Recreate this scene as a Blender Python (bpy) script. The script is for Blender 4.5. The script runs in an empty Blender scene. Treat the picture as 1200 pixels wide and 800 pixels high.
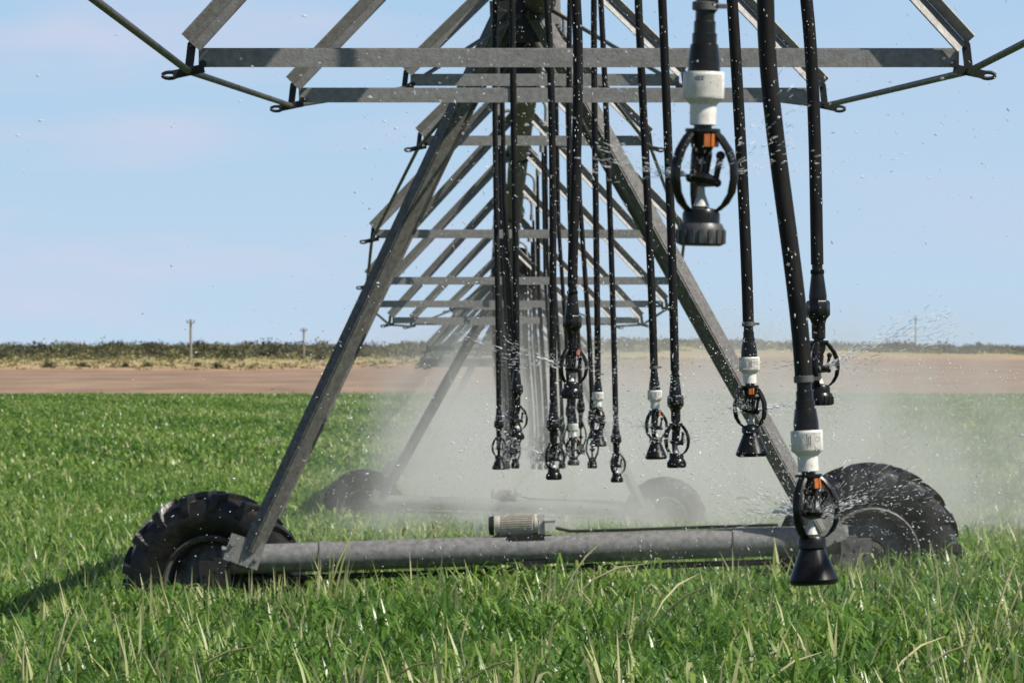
import bpy, math, random
import numpy as np
from mathutils import Vector, Matrix, Euler

random.seed(7)
rng = np.random.default_rng(11)
sc = bpy.context.scene
COL = sc.collection
R = math.radians

# ------------------------------------------------------------------ camera
CAMZ = 1.87
FPX = 7980.0                       # focal length in photo pixels (1200 wide)
cd = bpy.data.cameras.new("camera")
cam = bpy.data.objects.new("camera", cd)
COL.objects.link(cam)
cam.location = (0, 0, CAMZ)
cam.rotation_euler = (R(90), 0, 0)
cd.sensor_width = 36.0
cd.lens = FPX / 1200 * 36
cd.shift_y = 25 / 1200
cd.clip_start = 0.5
cd.clip_end = 20000
cd.dof.use_dof = True
cd.dof.focus_distance = 17.0
cd.dof.aperture_fstop = 42
sc.camera = cam

# ------------------------------------------------------------------ sky + sun
SUN = Vector((0.76, -0.36, 0.92)).normalized()
w = bpy.data.worlds.new("World")
sc.world = w
w.use_nodes = True
nt = w.node_tree
nt.nodes.clear()
def N(tree, typ, **kw):
    n = tree.nodes.new(typ)
    for k, v in kw.items():
        setattr(n, k, v)
    return n
def L(tree, a, b):
    tree.links.new(a, b)
out = N(nt, 'ShaderNodeOutputWorld')
bg = N(nt, 'ShaderNodeBackground')
bg.inputs['Strength'].default_value = 0.06
sky = N(nt, 'ShaderNodeTexSky', sky_type='NISHITA', sun_disc=False)
sky.sun_elevation = math.asin(SUN.z)
sky.sun_rotation = math.atan2(SUN.x, SUN.y)
sky.air_density = 1.0
sky.dust_density = 0.6
sky.ozone_density = 1.6
tc = N(nt, 'ShaderNodeTexCoord')
sep = N(nt, 'ShaderNodeSeparateXYZ')
L(nt, tc.outputs['Generated'], sep.inputs[0])
# low sky: pale blue with faint lilac wisps of thin cloud
mp = N(nt, 'ShaderNodeMapping')
mp.inputs['Scale'].default_value = (16, 16, 75)
mp.inputs['Location'].default_value = (3.1, 0.4, 1.3)
L(nt, tc.outputs['Generated'], mp.inputs[0])
nz = N(nt, 'ShaderNodeTexNoise')
nz.inputs['Scale'].default_value = 1.0
nz.inputs['Detail'].default_value = 3
nz.inputs['Roughness'].default_value = 0.5
L(nt, mp.outputs[0], nz.inputs['Vector'])
rmp = N(nt, 'ShaderNodeMapRange')
rmp.inputs['From Min'].default_value = 0.44
rmp.inputs['From Max'].default_value = 0.70
L(nt, nz.outputs[0], rmp.inputs['Value'])
wl = N(nt, 'ShaderNodeMapRange')           # wisps stronger on the left
wl.inputs['From Min'].default_value = 0.03
wl.inputs['From Max'].default_value = -0.06
wl.inputs['To Min'].default_value = 0.25
wl.inputs['To Max'].default_value = 1.0
L(nt, sep.outputs['X'], wl.inputs['Value'])
mul = N(nt, 'ShaderNodeMath', operation='MULTIPLY')
L(nt, rmp.outputs[0], mul.inputs[0]); L(nt, wl.outputs[0], mul.inputs[1])
grad = N(nt, 'ShaderNodeMapRange')
grad.inputs['From Min'].default_value = 0.0
grad.inputs['From Max'].default_value = 0.055
L(nt, sep.outputs['Z'], grad.inputs['Value'])
low = N(nt, 'ShaderNodeMix', data_type='RGBA')
low.inputs['A'].default_value = (7.55, 9.8, 12.0, 1)
low.inputs['B'].default_value = (5.9, 8.8, 12.0, 1)
L(nt, grad.outputs[0], low.inputs['Factor'])
wis = N(nt, 'ShaderNodeMix', data_type='RGBA')
wis.inputs['B'].default_value = (9.1, 9.4, 11.7, 1)
L(nt, low.outputs['Result'], wis.inputs['A'])
L(nt, mul.outputs[0], wis.inputs['Factor'])
fade = N(nt, 'ShaderNodeMapRange')
fade.inputs['From Min'].default_value = 0.06
fade.inputs['From Max'].default_value = 0.18
L(nt, sep.outputs['Z'], fade.inputs['Value'])
mixs = N(nt, 'ShaderNodeMix', data_type='RGBA')
L(nt, fade.outputs[0], mixs.inputs['Factor'])
L(nt, wis.outputs['Result'], mixs.inputs['A'])
L(nt, sky.outputs[0], mixs.inputs['B'])
L(nt, mixs.outputs['Result'], bg.inputs['Color'])
L(nt, bg.outputs[0], out.inputs['Surface'])

sl = bpy.data.lights.new("sun", 'SUN')
sl.energy = 5.0
sl.angle = R(0.53)
sl.color = (1.0, 0.95, 0.87)
so = bpy.data.objects.new("sun", sl)
so.rotation_euler = SUN.to_track_quat('Z', 'Y').to_euler()
so.location = (20, -20, 40)
COL.objects.link(so)

sc.view_settings.view_transform = 'Standard'
sc.view_settings.look = 'None'
sc.view_settings.exposure = 0.22
sc.view_settings.gamma = 1.0
sc.view_settings.use_curve_mapping = False
sc.render.engine = 'CYCLES'
cy = sc.cycles
cy.use_denoising = True
cy.max_bounces = 6
cy.transparent_max_bounces = 8
cy.volume_bounces = 2
cy.volume_step_rate = 1.0
cy.volume_max_steps = 160

# ------------------------------------------------------------------ helpers
def tag(o, label=None, cat=None, group=None, kind=None):
    if label: o['label'] = label
    if cat: o['category'] = cat
    if group: o['group'] = group
    if kind: o['kind'] = kind
    return o
def empty(name, loc=(0, 0, 0), rot=(0, 0, 0), parent=None):
    o = bpy.data.objects.new(name, None)
    o.empty_display_size = 0.2
    o.location = loc; o.rotation_euler = rot
    if parent: o.parent = parent
    COL.objects.link(o)
    return o
def children(o):
    return [c for c in bpy.data.objects if c.parent == o]
def copy_tree(o, parent=None):
    c = o.copy(); COL.objects.link(c)
    if parent: c.parent = parent
    for ch in list(o.children):
        copy_tree(ch, c)
    return c

def P(x, y, D):
    """world point seen at photo pixel (x, y) at distance D"""
    return Vector(((x - 600) * D / FPX, D, CAMZ + (425 - y) * D / FPX))

class MB:
    def __init__(s):
        s.v = []; s.f = []; s.sm = []
    def add(s, vs, fs, smooth=False):
        b = len(s.v)
        s.v += [tuple(p) for p in vs]
        s.f += [tuple(i + b for i in f) for f in fs]
        s.sm += [smooth] * len(fs)
    def box(s, c, size, rot=None):
        hx, hy, hz = [a / 2 for a in size]
        m = (Euler(rot).to_matrix() if rot else Matrix.Identity(3))
        c = Vector(c)
        vs = [c + m @ Vector((x * hx, y * hy, z * hz)) for x in (-1, 1) for y in (-1, 1) for z in (-1, 1)]
        s.add(vs, [(0, 1, 3, 2), (4, 6, 7, 5), (0, 4, 5, 1), (2, 3, 7, 6), (0, 2, 6, 4), (1, 5, 7, 3)])
    def bar(s, a, b, wx, wy, up=(0, 0, 1), off=(0, 0)):
        a = Vector(a); b = Vector(b); d = (b - a).normalized()
        up = Vector(up); x = d.cross(up)
        if x.length < 1e-4: x = d.cross(Vector((1, 0, 0)))
        x.normalize(); y = x.cross(d).normalized()
        vs = []
        for p in (a, b):
            for sx, sy in ((-1, -1), (1, -1), (1, 1), (-1, 1)):
                vs.append(p + x * (sx * wx / 2 + off[0]) + y * (sy * wy / 2 + off[1]))
        s.add(vs, [(0, 1, 2, 3), (7, 6, 5, 4), (0, 4, 5, 1), (1, 5, 6, 2), (2, 6, 7, 3), (3, 7, 4, 0)])
    def angle(s, a, b, w1, w2, t, up, side=1):
        """L-section: one flange of width w1 along x, one of width w2 along y"""
        s.bar(a, b, w1, t, up, off=(0, 0))
        s.bar(a, b, t, w2, up, off=(side * (w1 / 2 - t / 2), -(w2 / 2 + t / 2 + .0005)))
    def lsec(s, a, b, w1, w2, t, f=(0, -1, 0)):
        """L-section whose ridge points along f: flange w1 on the left, w2 on the right"""
        a = Vector(a); b = Vector(b); d = (b - a).normalized(); f = Vector(f)
        f = (f - d * f.dot(d)).normalized(); x = d.cross(f).normalized()
        if x.x < 0: x = -x
        for sg, w in ((-1, w1), (1, w2)):
            e = (x * sg - f).normalized(); n_ = e.cross(d).normalized()
            st = 0 if sg < 0 else t * 1.05
            vs = [p + e * q + n_ * r_ for p in (a, b) for q, r_ in ((st, -t / 2), (w, -t / 2), (w, t / 2), (st, t / 2))]
            s.add(vs, [(0, 1, 2, 3), (7, 6, 5, 4), (0, 4, 5, 1), (1, 5, 6, 2), (2, 6, 7, 3), (3, 7, 4, 0)])
    def tube(s, pts, r, n=12, cap=True, smooth=True):
        pts = [Vector(p) for p in pts]
        m = len(pts)
        rs = r if isinstance(r, (list, tuple)) else [r] * m
        prev = None; vs = []
        for i, p in enumerate(pts):
            if i == 0: d = pts[1] - p
            elif i == m - 1: d = p - pts[i - 1]
            else: d = (pts[i + 1] - p).normalized() + (p - pts[i - 1]).normalized()
            d.normalize()
            if prev is None:
                x = d.orthogonal().normalized()
            else:
                x = (prev - d * prev.dot(d)).normalized()
            prev = x; y = d.cross(x)
            for k in range(n):
                a = 2 * math.pi * k / n
                vs.append(p + (x * math.cos(a) + y * math.sin(a)) * rs[i])
        fs = [(i * n + k, i * n + (k + 1) % n, (i + 1) * n + (k + 1) % n, (i + 1) * n + k) for i in range(m - 1) for k in range(n)]
        s.add(vs, fs, smooth)
        if cap:
            s.add(vs[:n], [tuple(range(n))[::-1]])
            s.add(vs[-n:], [tuple(range(n))])
    def lathe(s, prof, n=24, M=Matrix.Identity(4), smooth=True, cap=True):
        """prof: list of (r, z); hard edges by repeating a point"""
        vs = []
        for r, z in prof:
            for k in range(n):
                a = 2 * math.pi * k / n
                vs.append(M @ Vector((r * math.cos(a), r * math.sin(a), z)))
        for i in range(len(prof) - 1):
            if prof[i] == prof[i + 1]: continue
            ring = vs[i * n:(i + 2) * n]
            s.add(ring, [(k, (k + 1) % n, n + (k + 1) % n, n + k) for k in range(n)], smooth)
        if cap:
            if prof[0][0] > 1e-6: s.add(vs[:n], [tuple(range(n))[::-1]])
            if prof[-1][0] > 1e-6: s.add(vs[-n:], [tuple(range(n))])
    def ell(s, c, rad, rot=None, n=8, m=5):
        M = Matrix.Translation(Vector(c)) @ ((Euler(rot).to_matrix().to_4x4()) if rot else Matrix.Identity(4)) @ Matrix.Diagonal((*rad, 1))
        prof = [(math.sin(math.pi * i / m), -math.cos(math.pi * i / m)) for i in range(m + 1)]
        prof[0] = (0.02, -1); prof[-1] = (0.02, 1)
        s.lathe(prof, n, M)
    def build(s, name, mat, parent=None, loc=None):
        me = bpy.data.meshes.new(name)
        me.from_pydata(s.v, [], s.f)
        me.polygons.foreach_set('use_smooth', s.sm)
        me.materials.append(mat)
        me.update()
        # merge doubled ring vertices inside smooth runs so shading stays smooth
        o = bpy.data.objects.new(name, me)
        if parent: o.parent = parent
        if loc: o.location = loc
        COL.objects.link(o)
        return o

def weld(o, d=1e-5):
    import bmesh
    bm = bmesh.new(); bm.from_mesh(o.data)
    bmesh.ops.remove_doubles(bm, verts=bm.verts, dist=d)
    bmesh.ops.recalc_face_normals(bm, faces=bm.faces)
    bm.to_mesh(o.data); bm.free()
    o.data.set_sharp_from_angle(angle=R(38))
    return o

def mat(name, col, rough=0.5, metal=0.0, var=0.25, scale=8.0, col2=None, bump=0.0, spec=0.5, stretch=(1, 1, 1), thr=(0.35, 0.7), detail=5):
    m = bpy.data.materials.new(name); m.use_nodes = True
    t = m.node_tree; b = t.nodes['Principled BSDF']
    b.inputs['Roughness'].default_value = rough
    b.inputs['Metallic'].default_value = metal
    b.inputs['Specular IOR Level'].default_value = spec
    tcn = N(t, 'ShaderNodeTexCoord')
    mpn = N(t, 'ShaderNodeMapping'); mpn.inputs['Scale'].default_value = stretch
    L(t, tcn.outputs['Object'], mpn.inputs[0])
    nn = N(t, 'ShaderNodeTexNoise')
    nn.inputs['Scale'].default_value = scale; nn.inputs['Detail'].default_value = detail
    nn.inputs['Roughness'].default_value = 0.65
    L(t, mpn.outputs[0], nn.inputs['Vector'])
    mr = N(t, 'ShaderNodeMapRange')
    mr.inputs['From Min'].default_value = thr[0]; mr.inputs['From Max'].default_value = thr[1]
    L(t, nn.outputs[0], mr.inputs['Value'])
    mx = N(t, 'ShaderNodeMix', data_type='RGBA')
    c2 = col2 if col2 else tuple(c * (1 - var) for c in col)
    mx.inputs['A'].default_value = (*col, 1); mx.inputs['B'].default_value = (*c2, 1)
    L(t, mr.outputs[0], mx.inputs['Factor'])
    L(t, mx.outputs['Result'], b.inputs['Base Color'])
    rr = N(t, 'ShaderNodeMapRange')
    rr.inputs['To Min'].default_value = max(0.05, rough - 0.12); rr.inputs['To Max'].default_value = min(1, rough + 0.15)
    L(t, nn.outputs[0], rr.inputs['Value']); L(t, rr.outputs[0], b.inputs['Roughness'])
    if bump:
        bp = N(t, 'ShaderNodeBump'); bp.inputs['Strength'].default_value = bump; bp.inputs['Distance'].default_value = 0.01
        n2 = N(t, 'ShaderNodeTexNoise'); n2.inputs['Scale'].default_value = scale * 3; n2.inputs['Detail'].default_value = 4
        L(t, mpn.outputs[0], n2.inputs['Vector']); L(t, n2.outputs[0], bp.inputs['Height']); L(t, bp.outputs[0], b.inputs['Normal'])
    return m

M_galv = mat('galvanised_steel', (0.31, 0.305, 0.295), 0.48, 0.2, scale=34, col2=(0.20, 0.188, 0.168), bump=0.15, spec=.35)
M_leg = mat('wet_leg_steel', (0.20, 0.193, 0.185), 0.5, 0.2, scale=30, col2=(0.10, 0.092, 0.082), bump=0.2, spec=.3)
M_galv2 = mat('weathered_pipe_steel', (0.075, 0.07, 0.065), 0.55, 0.2, scale=12, col2=(0.03, 0.027, 0.024), bump=0.15, stretch=(1, .4, 1))
M_beam = mat('wet_dirty_beam_steel', (0.27, 0.267, 0.262), 0.42, 0.15, scale=26, col2=(0.13, 0.126, 0.118), bump=0.08, spec=.4)
M_rod = mat('dark_rod_steel', (0.13, 0.125, 0.115), 0.5, 0.4, scale=20, col2=(0.07, 0.06, 0.05))
M_dark = mat('dark_iron', (0.035, 0.033, 0.03), 0.5, 0.3, scale=25, var=.5)
M_black = mat('black_plastic', (0.007, 0.007, 0.007), 0.28, 0, scale=40, col2=(0.015, 0.014, 0.012), spec=.35)
M_hose = mat('black_hose_rubber', (0.006, 0.006, 0.006), 0.45, 0, scale=30, col2=(0.018, 0.016, 0.014), bump=0.1, stretch=(1, 1, .3), spec=.22)
M_white = mat('white_pvc', (0.80, 0.78, 0.72), 0.38, 0, scale=75, col2=(0.50, 0.45, 0.35), thr=(.50, .78))
M_greyw = mat('grey_zinc_weight', (0.10, 0.10, 0.10), 0.45, 0.3, scale=60, col2=(0.05, 0.05, 0.05))
M_amber = mat('amber_nozzle_plastic', (0.55, 0.17, 0.035), 0.3, 0, scale=50, col2=(0.30, 0.08, 0.02))
M_nozw = mat('white_deflector_plastic', (0.65, 0.64, 0.60), 0.4, 0, scale=50)
M_red = mat('faded_red_plastic', (0.45, 0.12, 0.10), 0.4, 0, scale=50)
M_ink = mat('black_ink', (0.02, 0.02, 0.02), 0.6, 0)
M_tyre = mat('black_tyre_rubber', (0.007, 0.007, 0.007), 0.34, 0, scale=9, col2=(0.026, 0.022, 0.018), bump=0.5, spec=.45)
M_rim = mat('dirty_rim_steel', (0.17, 0.165, 0.155), 0.5, 0.3, scale=22, col2=(0.06, 0.055, 0.05))
M_motor = mat('dusty_beige_motor_paint', (0.58, 0.54, 0.47), 0.5, 0.1, scale=20, col2=(0.38, 0.345, 0.29))
M_motorg = mat('pale_grey_terminal_box', (0.55, 0.53, 0.48), 0.5, 0, scale=20)
M_cable = mat('black_cable', (0.015, 0.015, 0.015), 0.5, 0)
M_post = mat('weathered_pole_wood', (0.30, 0.27, 0.23), 0.85, 0, scale=3)
M_boxp = mat('pale_grey_control_box', (0.40, 0.39, 0.37), 0.5, 0.1, scale=8)

# ------------------------------------------------------------------ terrain
GD = [-60, 42, 60, 92, 142, 200, 290, 370, 430, 500, 600, 700, 850, 1100, 1400, 1500, 1900, 6000]
GZ = [0, 0, -.28, -.80, -1.05, -.95, -.62, -.35, .12, .60, .95, 1.30, 2.05, 3.05, 4.95, 5.1, 3.0, -10]
SD = [-60, 24, 42, 92, 142, 6000]
SS = [0.0, .033, .033, -.03, 0, 0]
def ground(x, d):
    x = np.asarray(x, float); d = np.asarray(d, float)
    z = np.interp(d, GD, GZ)
    z = z + np.interp(d, SD, SS) * np.clip(x - .17, -3.5, 3.5)
    far = np.clip((d - 420) / 400, 0, 1)
    z = z + far * (0.10 * np.sin(x / 23 + d / 61) + .14 * np.sin(x / 57 + 1.3) )
    crest = np.clip((d - 900) / 400, 0, 1)
    z = z + crest * (0.75 * np.sin(x / 48 + .6) + .35 * np.sin(x / 17) - .004 * x)
    return z
def gz(x, d): return float(ground(x, d))

def grid_mesh(name, xs, ds, zoff, material):
    X, Dm = np.meshgrid(xs, ds)
    Z = ground(X, Dm) + zoff
    v = np.stack([X, Dm, Z], -1).reshape(-1, 3)
    nx, ny = len(xs), len(ds)
    i = np.arange(nx * ny).reshape(ny, nx)
    f = np.stack([i[:-1, :-1], i[:-1, 1:], i[1:, 1:], i[1:, :-1]], -1).reshape(-1, 4)
    me = bpy.data.meshes.new(name)
    me.from_pydata(v.tolist(), [], f.tolist())
    me.polygons.foreach_set('use_smooth', [True] * len(f))
    me.materials.append(material)
    me.update()
    o = bpy.data.objects.new(name, me); COL.objects.link(o)
    return o

# ground material: wet soil under the crop, then ploughed reddish soil, tan verge, scrub soil
mg = bpy.data.materials.new('ground_soil'); mg.use_nodes = True
t = mg.node_tree; b = t.nodes['Principled BSDF']; b.inputs['Roughness'].default_value = 0.95
b.inputs['Specular IOR Level'].default_value = 0.1
g_ = N(t, 'ShaderNodeNewGeometry'); sp = N(t, 'ShaderNodeSeparateXYZ'); L(t, g_.outputs['Position'], sp.inputs[0])
n1 = N(t, 'ShaderNodeTexNoise'); n1.inputs['Scale'].default_value = 0.05; n1.inputs['Detail'].default_value = 5
L(t, g_.outputs['Position'], n1.inputs['Vector'])
# the edge of the verge moves away with x (the bare field is deeper on the right)
xk = N(t, 'ShaderNodeMapRange'); xk.clamp = True
xk.inputs['From Min'].default_value = -25; xk.inputs['From Max'].default_value = 30
xk.inputs['To Min'].default_value = 0; xk.inputs['To Max'].default_value = -270
L(t, sp.outputs['X'], xk.inputs['Value'])
a1 = N(t, 'ShaderNodeMath', operation='ADD'); L(t, sp.outputs['Y'], a1.inputs[0]); L(t, xk.outputs[0], a1.inputs[1])
s1 = N(t, 'ShaderNodeMath', operation='MULTIPLY_ADD'); L(t, n1.outputs[0], s1.inputs[0]); s1.inputs[1].default_value = 160
L(t, a1.outputs[0], s1.inputs[2])
mr = N(t, 'ShaderNodeMapRange'); mr.inputs['From Min'].default_value = 80; mr.inputs['From Max'].default_value = 1600
L(t, s1.outputs[0], mr.inputs['Value'])
cr = N(t, 'ShaderNodeValToRGB'); L(t, mr.outputs[0], cr.inputs[0])
def pos(d): return (d - 0) / 1520.0
els = [(0.0, (0.285, 0.195, 0.14)), (pos(600), (0.295, 0.205, 0.147)), (pos(640), (0.32, 0.20, 0.135)), (pos(668), (0.43, 0.29, 0.17)),
       (pos(760), (0.42, 0.31, 0.17)), (pos(850), (0.36, 0.31, 0.15)), (1.0, (0.17, 0.15, 0.085))]
while len(cr.color_ramp.elements) > 1: cr.color_ramp.elements.remove(cr.color_ramp.elements[-1])
for i, (p_, c_) in enumerate(els):
    e = cr.color_ramp.elements[0] if i == 0 else cr.color_ramp.elements.new(p_)
    e.position = p_; e.color = (*c_, 1)
n2 = N(t, 'ShaderNodeTexNoise'); n2.inputs['Scale'].default_value = 0.35; n2.inputs['Detail'].default_value = 6; n2.inputs['Roughness'].default_value = .7
mpg = N(t, 'ShaderNodeMapping'); mpg.inputs['Scale'].default_value = (.35, .12, .35); L(t, g_.outputs['Position'], mpg.inputs[0]); L(t, mpg.outputs[0], n2.inputs['Vector'])
hv = N(t, 'ShaderNodeHueSaturation'); L(t, cr.outputs[0], hv.inputs['Color'])
vv = N(t, 'ShaderNodeMapRange'); vv.inputs['From Min'].default_value = .3; vv.inputs['From Max'].default_value = .7
vv.inputs['To Min'].default_value = .62; vv.inputs['To Max'].default_value = 1.28
L(t, n2.outputs[0], vv.inputs['Value']); L(t, vv.outputs[0], hv.inputs['Value'])
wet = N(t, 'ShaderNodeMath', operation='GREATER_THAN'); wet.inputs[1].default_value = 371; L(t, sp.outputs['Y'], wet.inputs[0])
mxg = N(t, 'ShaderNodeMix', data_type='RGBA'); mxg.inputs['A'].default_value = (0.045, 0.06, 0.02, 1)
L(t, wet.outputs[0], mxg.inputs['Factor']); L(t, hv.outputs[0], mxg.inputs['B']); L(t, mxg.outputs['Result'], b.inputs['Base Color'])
xs = sorted(set([-3000, -1500, -700] + list(np.linspace(-400, -60, 35)) + list(np.linspace(-60, 60, 81)) + list(np.linspace(60, 400, 35)) + [700, 1500, 3000]) )
ds = sorted(set([-60, -30, 0] + list(np.linspace(10, 150, 71)) + list(np.linspace(150, 420, 55)) + list(np.linspace(420, 1600, 160)) + [1900, 2600, 4000, 6000]))
tag(grid_mesh('ground', xs, ds, 0, mg), kind='structure')

# ------------------------------------------------------------------ machine geometry
def Xp(D): return float(np.interp(D, [-8, 42, 92, 142], [.356, .168, -.03, -.22]))
TZ = {-8: 4.12, 42: 4.07, 92: 3.14, 142: 2.88}

def camber(y): u = y / 50; return 4 * .34 * u * (1 - u)
BARS = [(4, .73, 1.5), (11, 1.23, 2.36), (18, 1.46, 2.68), (25, 1.50, 2.84), (32, 1.46, 2.68), (39, 1.23, 2.36), (46, .73, 1.5)]
GOOSE = [(1.0 + 2.37 * i, (1 if i % 2 == 0 else -1)) for i in range(21)]

def make_span(cross_bar_lab=None):
    root = empty('irrigation_span')
    m = MB(); ys = np.linspace(.15, 49.85, 41)
    m.tube([(0, y, camber(y)) for y in ys], .10, 20)
    for y in (.15, 12.5, 25, 37.5, 49.85):
        m.tube([(0, y - .02, camber(y)), (0, y + .02, camber(y))], .13, 20)
    weld(m.build('pipe', M_galv2, root))
    m = MB(); m.tube([(.03, y, camber(y) + .11) for y in ys], .012, 6)
    m.build('cable', M_cable, root)
    for sgn in (-1, 1):
        pts = [Vector((sgn * .07, .45, -.05))]
        for (y, h, wd) in BARS: pts.append(Vector((sgn * (wd / 2 + .035), y, camber(y) - h - .045)))
        pts.append(Vector((sgn * .07, 49.55, -.05)))
        m = MB()
        for a, b_ in zip(pts[:-1], pts[1:]): m.tube([a, b_], .0125, 8)
        m.build('truss_rod', M_rod, root)
    for (y, h, wd) in BARS:
        zc = camber(y) - h
        m = MB()
        a, b_ = Vector((-wd / 2, y, zc)), Vector((wd / 2, y, zc))
        m.bar(a, b_, .006, .062, (0, 0, 1))
        m.bar(a, b_, .058, .006, (0, 0, 1), off=(-.0325, .034))
        cb = m.build('cross_bar', M_galv, root)
        for sgn in (-1, 1):
            # forged joint: a plate up to the strut, an eye and two bolts, the rod ends hooked through it
            j = MB()
            c = Vector((sgn * (wd / 2 + .035), y, zc))
            j.bar(c + Vector((sgn * .00, -.01, -.05)), c + Vector((-sgn * .012, -.01, .052)), .03, .02, (0, 1, 0))
            j.bar(c + Vector((-sgn * .055, -.012, -.035)), c + Vector((sgn * .055, -.012, -.058)), .03, .022, (0, 1, 0))
            ring = [c + Vector((sgn * (.066 + .026 * math.cos(q)), -.012, -.060 + .011 * math.sin(q))) for q in np.linspace(0, 2 * math.pi, 13)]
            j.tube(ring, .007, 6, cap=False)
            j.tube([c + Vector((-sgn * .05, -.03, -.02)), c + Vector((-sgn * .05, .02, -.02))], .014, 6, smooth=False)
            j.tube([c + Vector((-sgn * .012, -.03, .05)), c + Vector((-sgn * .012, .02, .05))], .014, 6, smooth=False)
            j.build('rod_joint', M_dark, cb)
            s_ = MB()
            top = Vector((sgn * .075, y, camber(y) + .0)); bot = c + Vector((-sgn * .012, .012, .05))
            s_.lsec(bot + Vector((0, -.04, 0)), top, .064, .056, .006, (0, 1, 0))
            s_.build('truss_strut', M_galv, root)
    for (y, side) in GOOSE:
        m = MB(); z0 = camber(y)
        pts = [(0, y, z0 + .07)]
        for q in np.linspace(0, 180, 9):
            pts.append((side * (.11 - .11 * math.cos(R(q))), y, z0 + .16 + .10 * math.sin(R(q))))
        pts.append((side * .22, y, z0 + .02))
        m.tube(pts, .017, 8)
        m.tube([(side * .22, y, z0 + .05), (side * .22, y, z0 - .02)], .023, 8)
        m.build('gooseneck', M_galv, root)
    return root

def span_matrix(d0, d1):
    a = Vector((Xp(d0), d0, TZ[d0])); b_ = Vector((Xp(d1), d1, TZ[d1]))
    d = b_ - a
    return a, Euler((math.atan2(d.z, math.hypot(d.x, d.y)), 0, -math.atan2(d.x, d.y)))
def pipe_pt(D):
    ks = sorted(TZ); k = max(i for i in range(3) if D >= ks[i])
    a, e = span_matrix(ks[k], ks[k + 1])
    return a + e.to_matrix() @ Vector((0, D - ks[k], camber(D - ks[k])))

span0 = make_span()
labs = {-8: 'nearest galvanised pipe span, widest trusses hanging at the top of the picture',
        42: 'middle galvanised truss span beyond the first wheeled tower, bars ranked against the sky',
        92: 'farthest truss span half lost in grey spray behind the second tower'}
for k, (d0, d1) in enumerate(((-8, 42), (42, 92), (92, 142))):
    o = span0 if k == 0 else copy_tree(span0)
    o.location, o.rotation_euler = span_matrix(d0, d1)
    tag(o, labs[d0], 'irrigation span', 'pipe spans of the pivot irrigator')

def tyre_mb(Rw, wd):
    m = MB(); h = wd / 2
    prof = [(Rw * .50, -h * .62), (Rw * .56, -h * .86), (Rw * .70, -h * 1.0), (Rw * .82, -h * .98), (Rw * .90, -h * .86), (Rw * .94, -h * .5),
            (Rw * .95, 0), (Rw * .94, h * .5), (Rw * .90, h * .86), (Rw * .82, h * .98), (Rw * .70, h * 1.0), (Rw * .56, h * .86), (Rw * .50, h * .62)]
    MX = Matrix.Rotation(R(90), 4, 'X')
    m.lathe(prof, 48, MX, cap=False)
    nl = 17
    for i in range(nl):
        for sd in (-1, 1):
            a0 = 2 * math.pi * (i + (.5 if sd > 0 else 0)) / nl
            segs = []
            for u in np.linspace(0, 1, 6):
                # chevron lug: from tread centre round the shoulder and down the sidewall
                if u < .6:
                    q = u / .6; yy = sd * h * (.02 + .92 * q); rr = Rw * (1.0 - .035 * q * q); aa = a0 + .20 * q
                else:
                    q = (u - .6) / .4; yy = sd * h * (.94 + .10 * q); rr = Rw * (.965 - .155 * q); aa = a0 + .20 + .03 * q
                segs.append((yy, rr, aa))
            hw = .062
            vs = []
            for (yy, rr, aa) in segs:
                for da, dr in ((-hw, -.075), (hw, -.075), (hw * .75, 0), (-hw * .75, 0)):
                    r2 = (rr + dr * Rw); y2 = yy * (1.0 if dr == 0 else .93)
                    vs.append((r2 * math.cos(aa + da), y2, r2 * math.sin(aa + da)))
            fs = []
            for j in range(5):
                for k in range(4):
                    fs.append((j * 4 + k, j * 4 + (k + 1) % 4, j * 4 + 4 + (k + 1) % 4, j * 4 + 4 + k))
            fs += [(0, 1, 2, 3), (23, 22, 21, 20)]
            m.add(vs, fs)
    return m

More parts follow.
